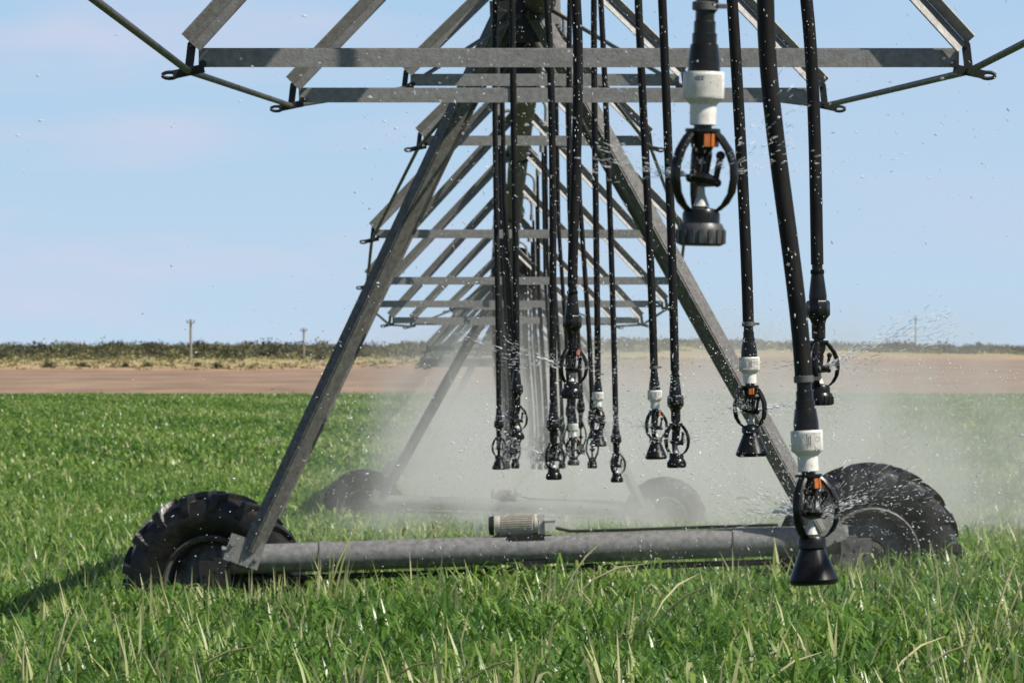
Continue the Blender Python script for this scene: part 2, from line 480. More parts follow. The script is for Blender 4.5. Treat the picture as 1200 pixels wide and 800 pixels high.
def make_tower():
    root = empty('wheeled_tower')
    zb = .72
    # base beam: round pipe with flanged saddles
    m = MB(); m.tube([(-1.93, 0, zb), (1.93, 0, zb)], .09, 24)
    for x in (-1.3, 1.25): m.tube([(x - .03, 0, zb), (x + .03, 0, zb)], .098, 24)
    bm_ = weld(m.build('base_beam', M_beam, root))
    m = MB(); m.tube([(-1.75, .02, zb - .125), (1.75, .02, zb - .125)], .019, 10)
    for x in (-1.75, -.35, .35, 1.75): m.tube([(x - .05, .02, zb - .125), (x + .05, .02, zb - .125)], .030, 10)
    m.build('drive_shaft', M_dark, root)
    for sx in (-1, 1):
        foot = Vector((sx * 1.76, 0, zb + .05))
        for sy in (-1, 1):
            m = MB()
            f0 = foot + Vector((-sx * .03 * (sy + 1), sy * .05 + (-.09 if sy < 0 else .09), 0 if sy < 0 else .1))
            top = Vector((sx * .09, sy * .62, 4.02))
            m.lsec(f0, top, .075, .098, .008, (0, -1, 0))
            m.build('tower_leg', M_leg, root)
        # gusset plate at the foot
        m = MB()
        m.box(foot + Vector((sx * .03, -.105, .0)), (.22, .012, .17), (0, sx * R(-20), 0))
        m.tube([foot + Vector((sx * .0, -.13, .02)), foot + Vector((sx * .0, -.09, .02))], .02, 6, smooth=False)
        for bx in (-.07, .07):
            for bz in (-.05, .05):
                c_ = foot + Vector((sx * .03 + bx, -.112, bz))
                m.tube([c_, c_ + Vector((0, -.016, 0))], .014, 6, smooth=False)
        m.build('foot_plate', M_galv, root)
        # diagonal brace pair inside the A
        m = MB()
        m.tube([Vector((sx * .09, -.3, 3.85)), Vector((sx * .88, .0, 2.42))], .035, 10)
        m.build('leg_brace', M_rod, root)
        # gearbox and its bracket
        m = MB()
        m.box((sx * 1.93, .0, zb - .16), (.10, .22, .36))
        m.box((sx * 1.99, .02, zb - .10), (.16, .26, .20))
        for a in np.linspace(0, 2 * math.pi, 9)[:-1]:
            m.tube([(sx * 1.97 + .09 * math.cos(a), -.115, zb - .15 + .09 * math.sin(a)), (sx * 1.97 + .09 * math.cos(a), -.10, zb - .15 + .09 * math.sin(a))], .012, 6)
        m.build('wheel_gearbox', M_rim if sx > 0 else M_dark, root)
        Rw = .575
        wm = MB()
        MX = Matrix.Rotation(R(90), 4, 'X')
        wm.lathe([(Rw * .50, -.13), (Rw * .53, -.115), (Rw * .47, -.10), (Rw * .44, -.03), (Rw * .30, .01), (.09, .0)], 32, MX, cap=False)
        wm.lathe([(Rw * .50, .13), (Rw * .53, .115), (Rw * .47, .10), (Rw * .44, -.02)], 32, MX, cap=False)
        wh = weld(wm.build('wheel', M_rim, root))
        wh.location = (sx * 2.0 + (.07 if sx > 0 else 0), .24, .57 + (.04 if sx > 0 else 0))
        wh.rotation_euler = (0, R(9 * sx), R(sx * 9))
        weld(tyre_mb(Rw, .31).build('tyre', M_tyre, wh))
        hb = MB(); hb.lathe([(.10, -.06), (.10, -.06), (.10, .03), (.10, .03), (.06, .08), (.06, .08), (.05, .10)], 16, MX)
        for q in range(8):
            a = q * math.pi / 4
            hb.tube([(.075 * math.cos(a), .03, .075 * math.sin(a)), (.075 * math.cos(a), .075, .075 * math.sin(a))], .011, 6)
        hb.build('hub', M_dark, wh)
    # tower top: saddle, boot and swivel flanges round the pipe joint
    m = MB()
    m.tube([(0, -.32, 4.07), (0, .32, 4.07)], .11, 20)
    for y in (-.30, -.12, .12, .30): m.tube([(0, y - .02, 4.07), (0, y + .02, 4.07)], .135, 20)
    weld(m.build('flex_joint', M_black, root))
    m = MB()
    m.box((0, -.5, 3.95), (.34, .012, .26)); m.box((0, .5, 3.95), (.34, .012, .26))
    m.bar((-.1, -.62, 3.98), (-.1, .62, 3.98), .06, .06); m.bar((.1, -.62, 3.98), (.1, .62, 3.98), .06, .06)
    m.box((0, -.2, 3.72), (.20, .10, .34)); m.box((0, .1, 3.60), (.12, .3, .05))
    m.build('tower_head', M_dark, root)
    m = MB(); m.box((.20, -.1, 4.10), (.13, .24, .36)); m.box((.20, -.225, 4.10), (.11, .012, .32)); m.box((.20, -.1, 4.285), (.15, .26, .012))
    m.build('control_box', M_boxp, root)
    m = MB()
    m.tube([(.22, -.1, 3.92), (.24, .1, 3.72), (.42, .4, 3.3), (.85, .37, 2.5), (1.3, .25, 1.6), (1.66, .12, .9), (1.62, .1, .80)], .012, 6)
    m.build('tower_cable', M_cable, root)
    # drive motor lying on the beam
    mo = MB()
    MXm = Matrix.Translation((-.12, .02, zb + .155)) @ Matrix.Rotation(R(90), 4, 'Y')
    mo.lathe([(.035, -.125), (.060, -.125), (.060, -.125), (.064, -.10), (.058, -.095), (.058, .115), (.064, .12), (.064, .14), (.064, .14), (.02, .145)], 24, MXm)
    for q in range(28):
        a = 2 * math.pi * q / 28
        mo.box((-.11, .02 + .060 * math.cos(a), zb + .155 + .060 * math.sin(a)), (.20, .004, .012), (a - math.pi / 2, 0, 0))
    mt = mo.build('drive_motor', M_motor, root)
    mo = MB(); mo.box((.045, .02, zb + .155), (.035, .10, .125)); mo.box((.095, -.01, zb + .145), (.065, .08, .06)); mo.box((.095, -.01, zb + .178), (.073, .088, .008))
    mo.build('terminal_box', M_motorg, mt)
    mo = MB(); mo.lathe([(.03, -.165), (.056, -.16), (.061, -.13)], 24, MXm)
    mo.build('fan_cowl', M_dark, mt)
    m = MB(); m.box((-.12, .02, zb + .083), (.26, .11, .02)); m.box((-.05, .03, zb - .02), (.22, .2, .23))
    m.build('centre_gearbox', M_dark, root)
    m = MB()
    m.tube([(.13, -.01, zb + .13), (.22, 0, zb + .107), (.3, 0, zb + .105), (.55, .0, zb + .103), (.95, -.01, zb + .104), (1.5, .0, zb + .102)], .010, 6)
    m.build('motor_cable', M_cable, root)
    return root

tw = make_tower()
for k, (D, roll, lab) in enumerate(((42, -1.9, 'nearest A-frame tower on two big black tyres, grey base beam just above the crop'),
                                    (92, 2.0, 'second A-frame tower, tyres and legs greyed by spray beyond the nearest tower'),
                                    (142, 0, 'farthest A-frame tower, almost hidden in the white spray'))):
    o = tw if k == 0 else copy_tree(tw)
    z = gz(Xp(D), D)
    o.location = (Xp(D), D, z if D != 142 else TZ[142] - 4.07)
    if D == 92: o.location.z = TZ[92] - 4.07 + .15
    o.rotation_euler = (0, R(roll), 0)
    tag(o, lab, 'irrigation tower', 'wheeled towers of the pivot irrigator')

# ------------------------------------------------------------------ drop sprinklers
def text_mesh(s, size):
    cu = bpy.data.curves.new('lettering', 'FONT'); cu.body = s; cu.size = size; cu.offset = size * .02; cu.align_x = 'CENTER'; cu.align_y = 'CENTER'
    o = bpy.data.objects.new('lettering_source', cu); COL.objects.link(o)
    dg = bpy.context.evaluated_depsgraph_get()
    me = o.evaluated_get(dg).to_mesh()
    vs = [tuple(v.co) for v in me.vertices]; fs = [tuple(p.vertices) for p in me.polygons]
    o.evaluated_get(dg).to_mesh_clear()
    bpy.data.objects.remove(o); bpy.data.curves.remove(cu)
    return vs, fs

def wrap_text(m, s, size, r, zc, phi, rot90=True):
    vs, fs = text_mesh(s, size)
    out_ = []
    for x, y, z in vs:
        if rot90: x, y = y, -x            # reads downwards
        a = phi + x / r - math.pi / 2     # phi = 0 faces the camera (-Y)
        out_.append((r * math.cos(a), r * math.sin(a), zc + y))
    m.add(out_, fs)

def make_head(kind, root, detail=24):
    """kind: white/black coupling, ring/cone weight; z = 0 at the bottom of the weight"""
    coup, wt = kind
    z0 = .034 if wt == 'cone' else 0.0          # the cone weight is deeper
    # cage
    m = MB()
    for k in range(3):
        a = R(90) + k * R(120) + R(8)
        pts = []
        for (r, z) in ((.017, .150), (.025, .143), (.037, .126), (.0445, .107), (.0455, .090), (.042, .070), (.033, .055), (.022, .046)):
            pts.append((r * math.cos(a), r * math.sin(a), z + z0))
        n = 8; vs = []
        for i, p in enumerate(pts):
            p = Vector(p); rad = Vector((math.cos(a), math.sin(a), 0)); tan = Vector((-math.sin(a), math.cos(a), 0))
            for q in range(n):
                b_ = 2 * math.pi * q / n
                vs.append(p + rad * (.0055 * math.cos(b_)) + tan * (.0085 * math.sin(b_)) + Vector((0, 0, .0015 * math.cos(b_))))
        m.add(vs, [(i * n + q, i * n + (q + 1) % n, (i + 1) * n + (q + 1) % n, (i + 1) * n + q) for i in range(len(pts) - 1) for q in range(n)], True)
    m.lathe([(.012, .1605), (.012, .1605), (.012, .1545), (.0235, .1545), (.0235, .1545), (.0235, .150), (.0235, .150), (.017, .150), (.017, .150), (.0155, .132), (.010, .120), (.006, .118)], detail,
            Matrix.Translation((0, 0, z0)))
    m.lathe([(.025, .029), (.025, .029), (.025, .042), (.022, .048), (.012, .050), (.006, .052)], detail, Matrix.Translation((0, 0, z0)))
    cg = weld(m.build('sprinkler_cage', M_black, root))
    # wobbling deflector: tilted grooved plate on posts
    m = MB()
    Mx = Matrix.Translation((.002, 0, .086 + z0)) @ Matrix.Rotation(R(9), 4, 'Y') @ Matrix.Rotation(R(30), 4, 'Z')
    m.lathe([(.004, -.008), (.021, -.004), (.024, .003), (.024, .003), (.014, .008), (.006, .011)], 12, Mx, smooth=False)
    for q in range(3):
        a = R(-60 + 120 * q)
        m.tube([Mx @ Vector((.018 * math.cos(a), .018 * math.sin(a), 0)), Mx @ Vector((.019 * math.cos(a), .019 * math.sin(a), .036))], .0042, 6)
        m.ell(Mx @ Vector((.019 * math.cos(a), .019 * math.sin(a), .036)), (.0065, .0065, .0065))
        m.ell(Mx @ Vector((.021 * math.cos(a), .021 * math.sin(a), .0)), (.006, .006, .006))
    m.tube([Mx @ Vector((0, 0, 0)), Mx @ Vector((0, 0, .034))], .006, 8)
    m.build('deflector', M_black, cg)
    m = MB()
    m.lathe([(.011, .052), (.008, .060), (.005, .068), (.004, .078)], 12, Matrix.Translation((0, 0, z0)))
    m.build('pivot_cone', M_nozw, cg)
    m = MB()
    if coup == 'white' or random.random() < .0:
        for a0 in (-75, -48, -22):
            a = R(a0); c_ = Vector((.0185 * math.cos(a), .0185 * math.sin(a), .139 + z0))
            m.box(c_, (.006, .008, .017), (0, 0, a))
        m.build('nozzle', M_amber, cg)
    # weight
    m = MB()
    if wt == 'ring':
        m.lathe([(.026, 0), (.0305, .002), (.0315, .004), (.0315, .022), (.029, .0265), (.0275, .0295), (.025, .0295)], detail)
        for q in range(16):
            a = 2 * math.pi * q / 16
            m.box((.0312 * math.cos(a), .0312 * math.sin(a), .012), (.004, .0055, .018), (0, 0, a))
        weld(m.build('weight', M_greyw if coup == 'white' else M_black, root))
    else:
        m.lathe([(.034, 0), (.040, .003), (.0425, .009), (.0405, .014), (.0225, .0585), (.021, .0635), (.021, .0635), (.019, .068)], detail)
        weld(m.build('weight', M_black, root))
    # coupling
    if coup == 'white':
        m = MB()
        m.lathe([(.015, .159), (.0175, .160), (.0175, .160), (.0178, .186), (.0235, .1925), (.0265, .1935), (.0275, .195), (.0275, .227), (.0265, .2295), (.018, .2295)], 32, Matrix.Translation((0, 0, z0)))
        for q in range(26):
            a = R(-112) + q * R(3.2)
            m.box((.0274 * math.cos(a), .0274 * math.sin(a), .211 + z0), (.0012, .0007, .030), (0, 0, a))
        c = weld(m.build('coupling', M_white, root))
        m = MB()
        if wt == 'cone':
            wrap_text(m, '10 2', .0195, .0280, .2112 + z0, R(36))
            for q, ln in enumerate((.024, .016, .02)):
                a = R(-90 - 2 + 6 * q)
                for u in range(5):
                    m.box((.0279 * math.cos(a), .0279 * math.sin(a), .211 + z0 + (u - 2) * ln / 5), (.0006, .0012, ln / 7), (0, 0, a))
        else:
            for q in range(3):
                a = R(-90 - 22 + 9 * q)
                m.box((.0279 * math.cos(a), .0279 * math.sin(a), .222 + z0), (.0006, .0026, .0012), (0, 0, a))
                m.box((.0279 * math.cos(a), .0279 * math.sin(a), .2185 + z0), (.0006, .0020, .0010), (0, 0, a))
                m.box((.0279 * math.cos(a - .05), .0279 * math.sin(a - .05), .2202 + z0), (.0006, .0009, .0045), (0, 0, a))
        m.build('lettering', M_ink, c)
        ztop = .2295 + z0
        m = MB()
        m.lathe([(.0205, ztop), (.0215, ztop), (.0215, ztop + .014), (.0185, ztop + .036), (.0185, ztop + .036), (.0165, ztop + .037), (.0165, ztop + .050), (.0145, ztop + .052), (.0145, ztop + .066), (.0128, ztop + .068), (.0128, ztop + .095)], 16)
        weld(m.build('hose_barb', M_black, root))
        return ztop + .085
    else:
        m = MB()
        m.lathe([(.013, .158), (.016, .160), (.0165, .170), (.0165, .195), (.020, .205), (.0275, .214), (.0285, .216), (.0285, .244), (.026, .249), (.022, .250)], 8, Matrix.Translation((0, 0, z0)), smooth=False)
        weld(m.build('coupling', M_black, root))
        ztop = .250 + z0
        m = MB()
        m.lathe([(.021, ztop), (.0215, ztop + .01), (.0185, ztop + .035), (.0150, ztop + .062), (.0150, ztop + .062), (.0165, ztop + .064), (.0165, ztop + .072), (.0128, ztop + .074), (.0128, ztop + .095)], 16)
        weld(m.build('hose_barb', M_black, root))
        return ztop + .085

protos = {}
def bez(p0, p1, p2, n=14):
    """smooth hose through p0 (gooseneck), p1 (mid), p2 (barb)"""
    pts = []
    for i in range(n + 1):
        u = i / n
        l0 = (u - .5) * (u - 1) / .5; l1 = u * (u - 1) / (-.25); l2 = u * (u - .5) / .5
        pts.append(p0 * l0 + p1 * l1 + p2 * l2)
    return pts

# (bottom x, bottom y, distance, kind, x of hose at y_ref, y_ref, side, yaw, label)
DROPS = [
 (821, 288, 9.0, ('white', 'ring'), 830, 5, -1, 0, 'closest sprinkler, hanging highest, white ribbed coupling and grey ring weight against the sky'),
 (954, 685, 11.6, ('white', 'cone'), 897, 0, 1, 20, 'low sprinkler with white lettered coupling and black cone weight before the right tyre'),
 (961, 475, 16.2, ('black', 'ring'), 945, 0, 1, 35, 'all-black sprinkler with wide hexagonal coupling hanging just right of the thick slanting hose'),
 (881, 535, 18.0, ('white', 'cone'), 858, 0, 1, -15, 'white-coupled sprinkler with black cone weight beside the foot of the right tower leg'),
 (670, 467, 20.4, ('black', 'ring'), 675, 0, -1, 5, 'all-black round-caged sprinkler left of centre with a faded red nozzle tab'),
 (793, 548, 23.5, ('black', 'ring'), 776, 0, 1, 0, 'all-black sprinkler with ring weight hanging close against a white-coupled one'),
 (769, 538, 26.0, ('white', 'cone'), 748, 0, 1, 40, 'white-coupled sprinkler with cone weight, its cage overlapping a black sprinkler to its right'),
 (649, 562, 28.5, ('black', 'ring'), 641, 0, -1, 10, 'slim all-black sprinkler hanging lowest left of centre on a long straight hose'),
 (606, 515, 31.0, ('black', 'ring'), 600, 0, -1, 30, 'black sprinkler seen against the bright mist below the pipe'),
 (701, 523, 33.0, ('white', 'cone'), 696, 0, 1, 70, 'small white-coupled sprinkler with cone weight near the middle of the row'),
 (723, 565, 36.0, ('black', 'ring'), 704, 0, 1, 15, 'small all-black sprinkler on a slanting hose, lowest near the middle of the row'),
 (672, 545, 37.5, ('white', 'ring'), 668, 0, 1, 50, 'small white-coupled sprinkler directly under the red-tabbed black one'),
 (585, 550, 39.6, ('black', 'cone'), 580, 0, -1, 50, 'leftmost black sprinkler of the near row, blurred by mist'),
]
HEADS = []; HOSES = []
for (bx, by, D, kind, hx, hy, side, yaw, lab) in DROPS:
    bot = P(bx, by, D)
    pp = pipe_pt(D)
    goose = Vector((pp.x + side * .22, D, pp.z - .02))
    topd = .36 if kind[0] == 'black' else (.40 if kind[1] == 'ring' else .43)
    ref = P(hx, hy, D)
    lean = Vector((ref.x - bot.x, 0, ref.z - bot.z)); lean.normalize()
    tilt = math.atan2(lean.x, lean.z) * .6
    root = empty('drop_sprinkler', bot, (0, tilt, 0))
    if kind not in protos:
        ev = empty('tmp'); ht = make_head(kind, ev)
        protos[kind] = ([c for c in ev.children], ht, ev)
        for c in ev.children: pass
    parts, ht, ev = protos[kind]
    for c in parts:
        n = copy_tree(c, root)
        n.rotation_euler = (0, 0, R(yaw) if c.name.split('.')[0] in ('sprinkler_cage',) else (R(yaw) if False else 0))
    if D == 20.4:
        m = MB(); m.box((.018, -.016, .139), (.012, .006, .016), (0, .4, .6)); m.build('red_tab', M_red, root)
    Mi = root.rotation_euler.to_matrix().to_4x4(); Mi.translation = bot
    inv = Mi.inverted()
    a = Mi @ Vector((0, 0, ht))
    # hose runs from the gooseneck down through the reference point to the barb, then straight into it
    m = MB()
    ctrl = [goose, goose + Vector((0, 0, -.12))]
    q0, q1, q2 = goose + Vector((0, 0, -.12)), ref, a
    d_end = (Mi.to_3x3() @ Vector((0, 0, 1)))
    pts = [goose]
    K = 22
    for i in range(K + 1):
        u = i / K
        # cubic hermite pieces q0->q1->q2
        if u < .5:
            s_ = u * 2; A, B = q0, q1; TA = Vector((0, 0, -1)) * (q0 - q1).length * .8; TB = (q2 - q0).normalized() * (q0 - q1).length * .9
        else:
            s_ = (u - .5) * 2; A, B = q1, q2; TA = (q2 - q0).normalized() * (q1 - q2).length * .9; TB = -d_end * (q1 - q2).length * .9
        h00 = 2 * s_**3 - 3 * s_**2 + 1; h10 = s_**3 - 2 * s_**2 + s_; h01 = -2 * s_**3 + 3 * s_**2; h11 = s_**3 - s_**2
        pts.append(A * h00 + TA * h10 + B * h01 + TB * h11)
    pts2 = [pts[0]]
    for p in pts[1:]:
        if (p - pts2[-1]).length > .004: pts2.append(p)
    HOSES.append([p.copy() for p in pts2])
    m.tube([inv @ p for p in pts2], .0155, 12)
    hz = m.build('hose', M_hose, root)
    if kind[0] == 'white':
        m = MB(); m.lathe([(.0150, ht - .004), (.0172, ht - .003), (.0172, ht + .007), (.0150, ht + .008)], 16)
        m.box((.021, -.002, ht + .002), (.016, .006, .006))
        m.build('hose_clamp', M_rim, root)
    tag(root, lab, 'sprinkler', 'drop sprinklers hanging from the nearest span')
    HEADS.append((bot + Vector((0, 0, .09 if kind[1] == 'ring' else .12)), D))
for parts, ht, ev in protos.values():
    def kill(o):
        for c in list(o.children): kill(c)
        bpy.data.objects.remove(o)
    kill(ev)

# far drops: one mesh each
fm = MB()
fm.tube([(0, 0, .3), (-.02, 0, .6), (-.08, 0, 1.2), (-.1, 0, 2.0)], .0155, 8)
fm.lathe([(.025, .0), (.031, .003), (.031, .024), (.024, .03), (.024, .045), (.01, .05)], 10)
for k in range(3):
    a = R(90 + 120 * k)
    fm.tube([(r * math.cos(a), r * math.sin(a), z) for r, z in ((.022, .045), (.040, .07), (.0435, .09), (.036, .12), (.017, .15))], .006, 6)
fm.lathe([(.008, .075), (.02, .085), (.008, .09), (.004, .12), (.016, .13), (.022, .155), (.014, .16), (.017, .2), (.028, .215), (.028, .245), (.02, .26), (.015, .33)], 10)
far_me = None
fk = 0
for d0 in (42, 92):
    for (y, side) in GOOSE:
        D = d0 + y
        if D > 126: continue
        pp = pipe_pt(D)
        top = Vector((pp.x + side * .22, D, pp.z - .02))
        zb = gz(pp.x, D) + (1.32 if fk % 3 else 1.22)
        o = fm.build('drop_sprinkler', M_hose) if far_me is None else bpy.data.objects.new('drop_sprinkler', far_me)
        if far_me is None: far_me = o.data
        else: COL.objects.link(o)
        dx = .09 + .05 * random.random()
        o.location = (top.x + dx, D, zb)
        sh = (top.z - zb) / 2.0
        o.scale = (1, 1, sh)
        o.rotation_euler = (0, 0, 0)
        tag(o, ('black drop hose and sprinkler hanging in spray under the middle span' if d0 == 42
                else 'black drop hose and sprinkler hanging in spray under the farthest span'), 'sprinkler',
            'drop sprinklers hanging from the %s span' % ('middle' if d0 == 42 else 'farthest'))
        HEADS.append((Vector((top.x + dx, D, zb + .09)), D))
        fk += 1

# ------------------------------------------------------------------ crop
def blade_mesh(name, x, d, zb, Ln, wd, phi, th0, bend, tint, material, kind='stuff'):
    n = len(x); S = np.array([0, .38, .72, 1.0]); W = np.array([.75, 1.0, .72, .06])
    v = np.zeros((n, 4, 2, 3), np.float32)
    cx = x.copy(); cyy = d.copy(); cz = zb.copy()
    dh = np.stack([np.cos(phi), np.sin(phi)], -1); pw = np.stack([-np.sin(phi), np.cos(phi)], -1)
    prev = 0
    for k in range(4):
        ds_ = S[k] - prev; prev = S[k]
        th = th0 + bend * S[k] ** 1.5
        cx = cx + dh[:, 0] * np.sin(th) * ds_ * Ln; cyy = cyy + dh[:, 1] * np.sin(th) * ds_ * Ln; cz = cz + np.cos(th) * ds_ * Ln
        hw = wd * W[k] / 2
        for q, sg in enumerate((-1, 1)):
            v[:, k, q, 0] = cx + sg * pw[:, 0] * hw; v[:, k, q, 1] = cyy + sg * pw[:, 1] * hw; v[:, k, q, 2] = cz
    base = (np.arange(n) * 8)[:, None, None]
    fq = np.array([[0, 1, 3, 2], [2, 3, 5, 4], [4, 5, 7, 6]])[None]
    f = (base + fq).reshape(-1)
    me = bpy.data.meshes.new(name)
    me.vertices.add(n * 8); me.vertices.foreach_set('co', v.reshape(-1))
    nf = n * 3
    me.loops.add(nf * 4); me.loops.foreach_set('vertex_index', f.astype(np.int32))
    me.polygons.add(nf); me.polygons.foreach_set('loop_start', (np.arange(nf) * 4).astype(np.int32))
    me.polygons.foreach_set('use_smooth', np.ones(nf, bool))
    at = me.attributes.new('tint', 'FLOAT', 'POINT')
    at.data.foreach_set('value', np.repeat(tint, 8).astype(np.float32))
    me.materials.append(material)
    me.update(calc_edges=True)
    o = bpy.data.objects.new(name, me); COL.objects.link(o)
    return o

def leaf_mat(name, ramp, trans=0.35, rough=.45, spec=.35):
    m = bpy.data.materials.new(name); m.use_nodes = True
    t = m.node_tree; b = t.nodes['Principled BSDF']; o = t.nodes['Material Output']
    b.inputs['Roughness'].default_value = rough; b.inputs['Specular IOR Level'].default_value = spec
    a = N(t, 'ShaderNodeAttribute', attribute_name='tint')
    c = N(t, 'ShaderNodeValToRGB'); L(t, a.outputs['Fac'], c.inputs[0])
    while len(c.color_ramp.elements) > 1: c.color_ramp.elements.remove(c.color_ramp.elements[-1])
    for i, (p_, cc) in enumerate(ramp):
        e = c.color_ramp.elements[0] if i == 0 else c.color_ramp.elements.new(p_)
        e.position = p_; e.color = (*cc, 1)
    L(t, c.outputs[0], b.inputs['Base Color'])
    tr = N(t, 'ShaderNodeBsdfTranslucent'); L(t, c.outputs[0], tr.inputs['Color'])
    mx = N(t, 'ShaderNodeMixShader'); mx.inputs[0].default_value = trans
    L(t, b.outputs[0], mx.inputs[1]); L(t, tr.outputs[0], mx.inputs[2]); L(t, mx.outputs[0], o.inputs['Surface'])
    return m

M_leaf = leaf_mat('wheat_leaf', [(0.0, (0.042, 0.110, 0.016)), (.32, (0.105, 0.225, 0.030)), (.58, (0.225, 0.355, 0.062)), (.8, (0.42, 0.50, 0.16)), (1.0, (0.56, 0.56, 0.30))], rough=.34, spec=.6, trans=.4)
M_straw = leaf_mat('seed_grass_leaf', [(0.0, (0.22, 0.32, 0.09)), (.5, (0.45, 0.48, 0.20)), (1.0, (0.64, 0.58, 0.36))], trans=.35)

def patch(x, d):
    """slow natural variation of the crop's colour over the field"""
    return (.55 * np.sin(x * 1.1 + 2 * np.sin(d * .21)) * np.sin(d * .33 + 1.7 * np.sin(x * .6)) + .45 * np.sin(x * .37 + d * .11 + 1) + .35 * np.sin(x * 3.1 + d * .9) * np.sin(d * 1.3 - x * 1.7))

wheels = []
for D in (42, 92, 142):
    for sx in (-1, 1): wheels.append((Xp(D) + sx * 2.0, D + .24))
def crop(d0, d1, dens, wmul, lmul, marg):
    A = 0
    # sample uniformly over a trapezoid
    hw = lambda d: d * 600 / FPX + marg
    n = int(dens * (d1 - d0) * (hw(d0) + hw(d1)))
    d = d0 + (d1 - d0) * rng.random(int(n * 1.6))
    keep = rng.random(len(d)) < hw(d) / hw(d1)
    d = d[keep][:n]
    n = len(d)
    x = (rng.random(n) * 2 - 1) * hw(d)
    # clumping: pull towards plant centres
    px = rng.normal(0, .03, n); x += px
    for (wx, wy) in wheels:
        if d0 - 2 < wy < d1 + 2:
            m_ = ~((np.abs(x - wx) < .52) & (np.abs(d - wy) < .22))
            x = x[m_]; d = d[m_]
    n = len(x)
    g = ground(x, d)
    pt = patch(x, d)
    H = .57 + .035 * np.sin(x * 2.3 + d * 1.1) + .03 * pt + rng.normal(0, .035, n)
    th0 = np.abs(rng.normal(.18, .16, n)); bend = np.abs(rng.normal(.95, .65, n))
    Ln = (.20 + .12 * rng.random(n)) * lmul
    vertical = Ln * (np.cos(th0 + bend * .5))
    zb = g + H - np.maximum(vertical, .05)
    wd = (.011 + .011 * rng.random(n)) * wmul
    phi = rng.random(n) * 2 * math.pi
    tint = np.clip(.40 + (.15 + .05 * np.clip((d - 60) / 60, 0, 1)) * pt + rng.normal(0, .21, n) + (rng.random(n) < .04) * .35, 0, 1)
    return x, d, zb, Ln, wd, phi, th0, bend, tint
parts = [crop(23, 50, 330, 1.0, 1.0, 2.2), crop(50, 85, 170, 1.3, 1.05, 2.5), crop(85, 150, 75, 2.0, 1.1, 3), crop(150, 371, 22, 3.6, 1.15, 5)]
arr = [np.concatenate([p[i] for p in parts]) for i in range(9)]
tag(blade_mesh('wheat_crop', *arr, M_leaf), 'dense green young wheat crop covering the field', 'crop', kind='stuff')

# taller seeding grass scattered through the crop
def tall(n, d0, d1, cl):
    d = d0 + (d1 - d0) * rng.random(n) ** 1.5; x = (rng.random(n) * 2 - 1) * (d * 600 / FPX + 2)
    idx = rng.integers(0, max(1, n // cl), n)
    x = x[idx] + rng.normal(0, .06, n); d = d[idx] + rng.normal(0, .08, n)
    g = ground(x, d)
    Ln = .30 + .22 * rng.random(n)
    return x, d, g + .26 + .05 * rng.random(n), Ln, .010 + .009 * rng.random(n), rng.random(n) * 6.283, np.abs(rng.normal(.12, .14, n)), np.abs(rng.normal(.45, .5, n)), np.clip(rng.normal(.4, .28, n), 0, 1)
pts_ = [tall(2300, 25, 60, 6), tall(3200, 45, 130, 6), tall(2500, 130, 330, 5)]
def front(n):
    idx = rng.integers(0, 80, n)
    cx_ = rng.uniform(-2.7, 3.0, 80); cd_ = rng.uniform(37.0, 41.6, 80)
    x = cx_[idx] + rng.normal(0, .05, n); d = cd_[idx] + rng.normal(0, .06, n)
    return x, d, ground(x, d) + .25, rng.uniform(.30, .52, n), rng.uniform(.008, .014, n), rng.random(n) * 6.283, np.abs(rng.normal(.10, .1, n)), np.abs(rng.normal(.35, .4, n)), np.clip(rng.normal(.4, .25, n), 0, 1)
pts_[0][4][:] *= 1.25; pts_[0][8][:] = np.clip(pts_[0][8] + .1, 0, 1)
pts_.append(front(760))
pts_[1][4][:] *= 1.5; pts_[2][4][:] *= 3
arr = [np.concatenate([p[i] for p in pts_]) for i in range(9)]
tag(blade_mesh('seeding_grass', *arr, M_straw), 'loose pale grass stalks standing above the green crop', 'grass', kind='stuff')

# distinct clumps of pale seeding grass that can be told apart
CL = [
 (30, 770, 28.6, 12, .50, .0, 'pale seeding grass clump in the bottom left corner of the crop'),
 (75, 715, 33.0, 9, .52, .15, 'upright pale grass tuft at the far left before the left tyre'),
 (190, 735, 31.0, 11, .54, .3, 'pale grass clump with one straight seed head below the left tyre'),
 (385, 640, 39.5, 9, .66, .1, 'tall pale grass tuft overlapping the left part of the base beam'),
 (420, 760, 29.0, 14, .52, .25, 'dense pale grass clump at the bottom left of centre'),
 (510, 775, 28.3, 14, .55, 1.0, 'pale grass clump arching far to the right at the bottom of the picture'),
 (480, 600, 46.0, 22, .62, .10, 'tall yellowish grass clump behind the base beam near the left'),
 (640, 660, 38.0, 9, .62, .3, 'pale grass tuft reaching up before the middle of the base beam'),
 (735, 700, 33.5, 7, .62, .4, 'pale grass stalks below the base beam right of its middle'),
 (880, 790, 27.8, 9, .52, .5, 'leaning pale grass clump low under the black cone weight'),
 (1030, 770, 28.4, 8, .52, .4, 'slanting pale grass stalks right of the lowest sprinkler'),
 (1150, 730, 31.0, 16, .60, .2, 'large pale grass clump at the far right below the right tyre'),
]
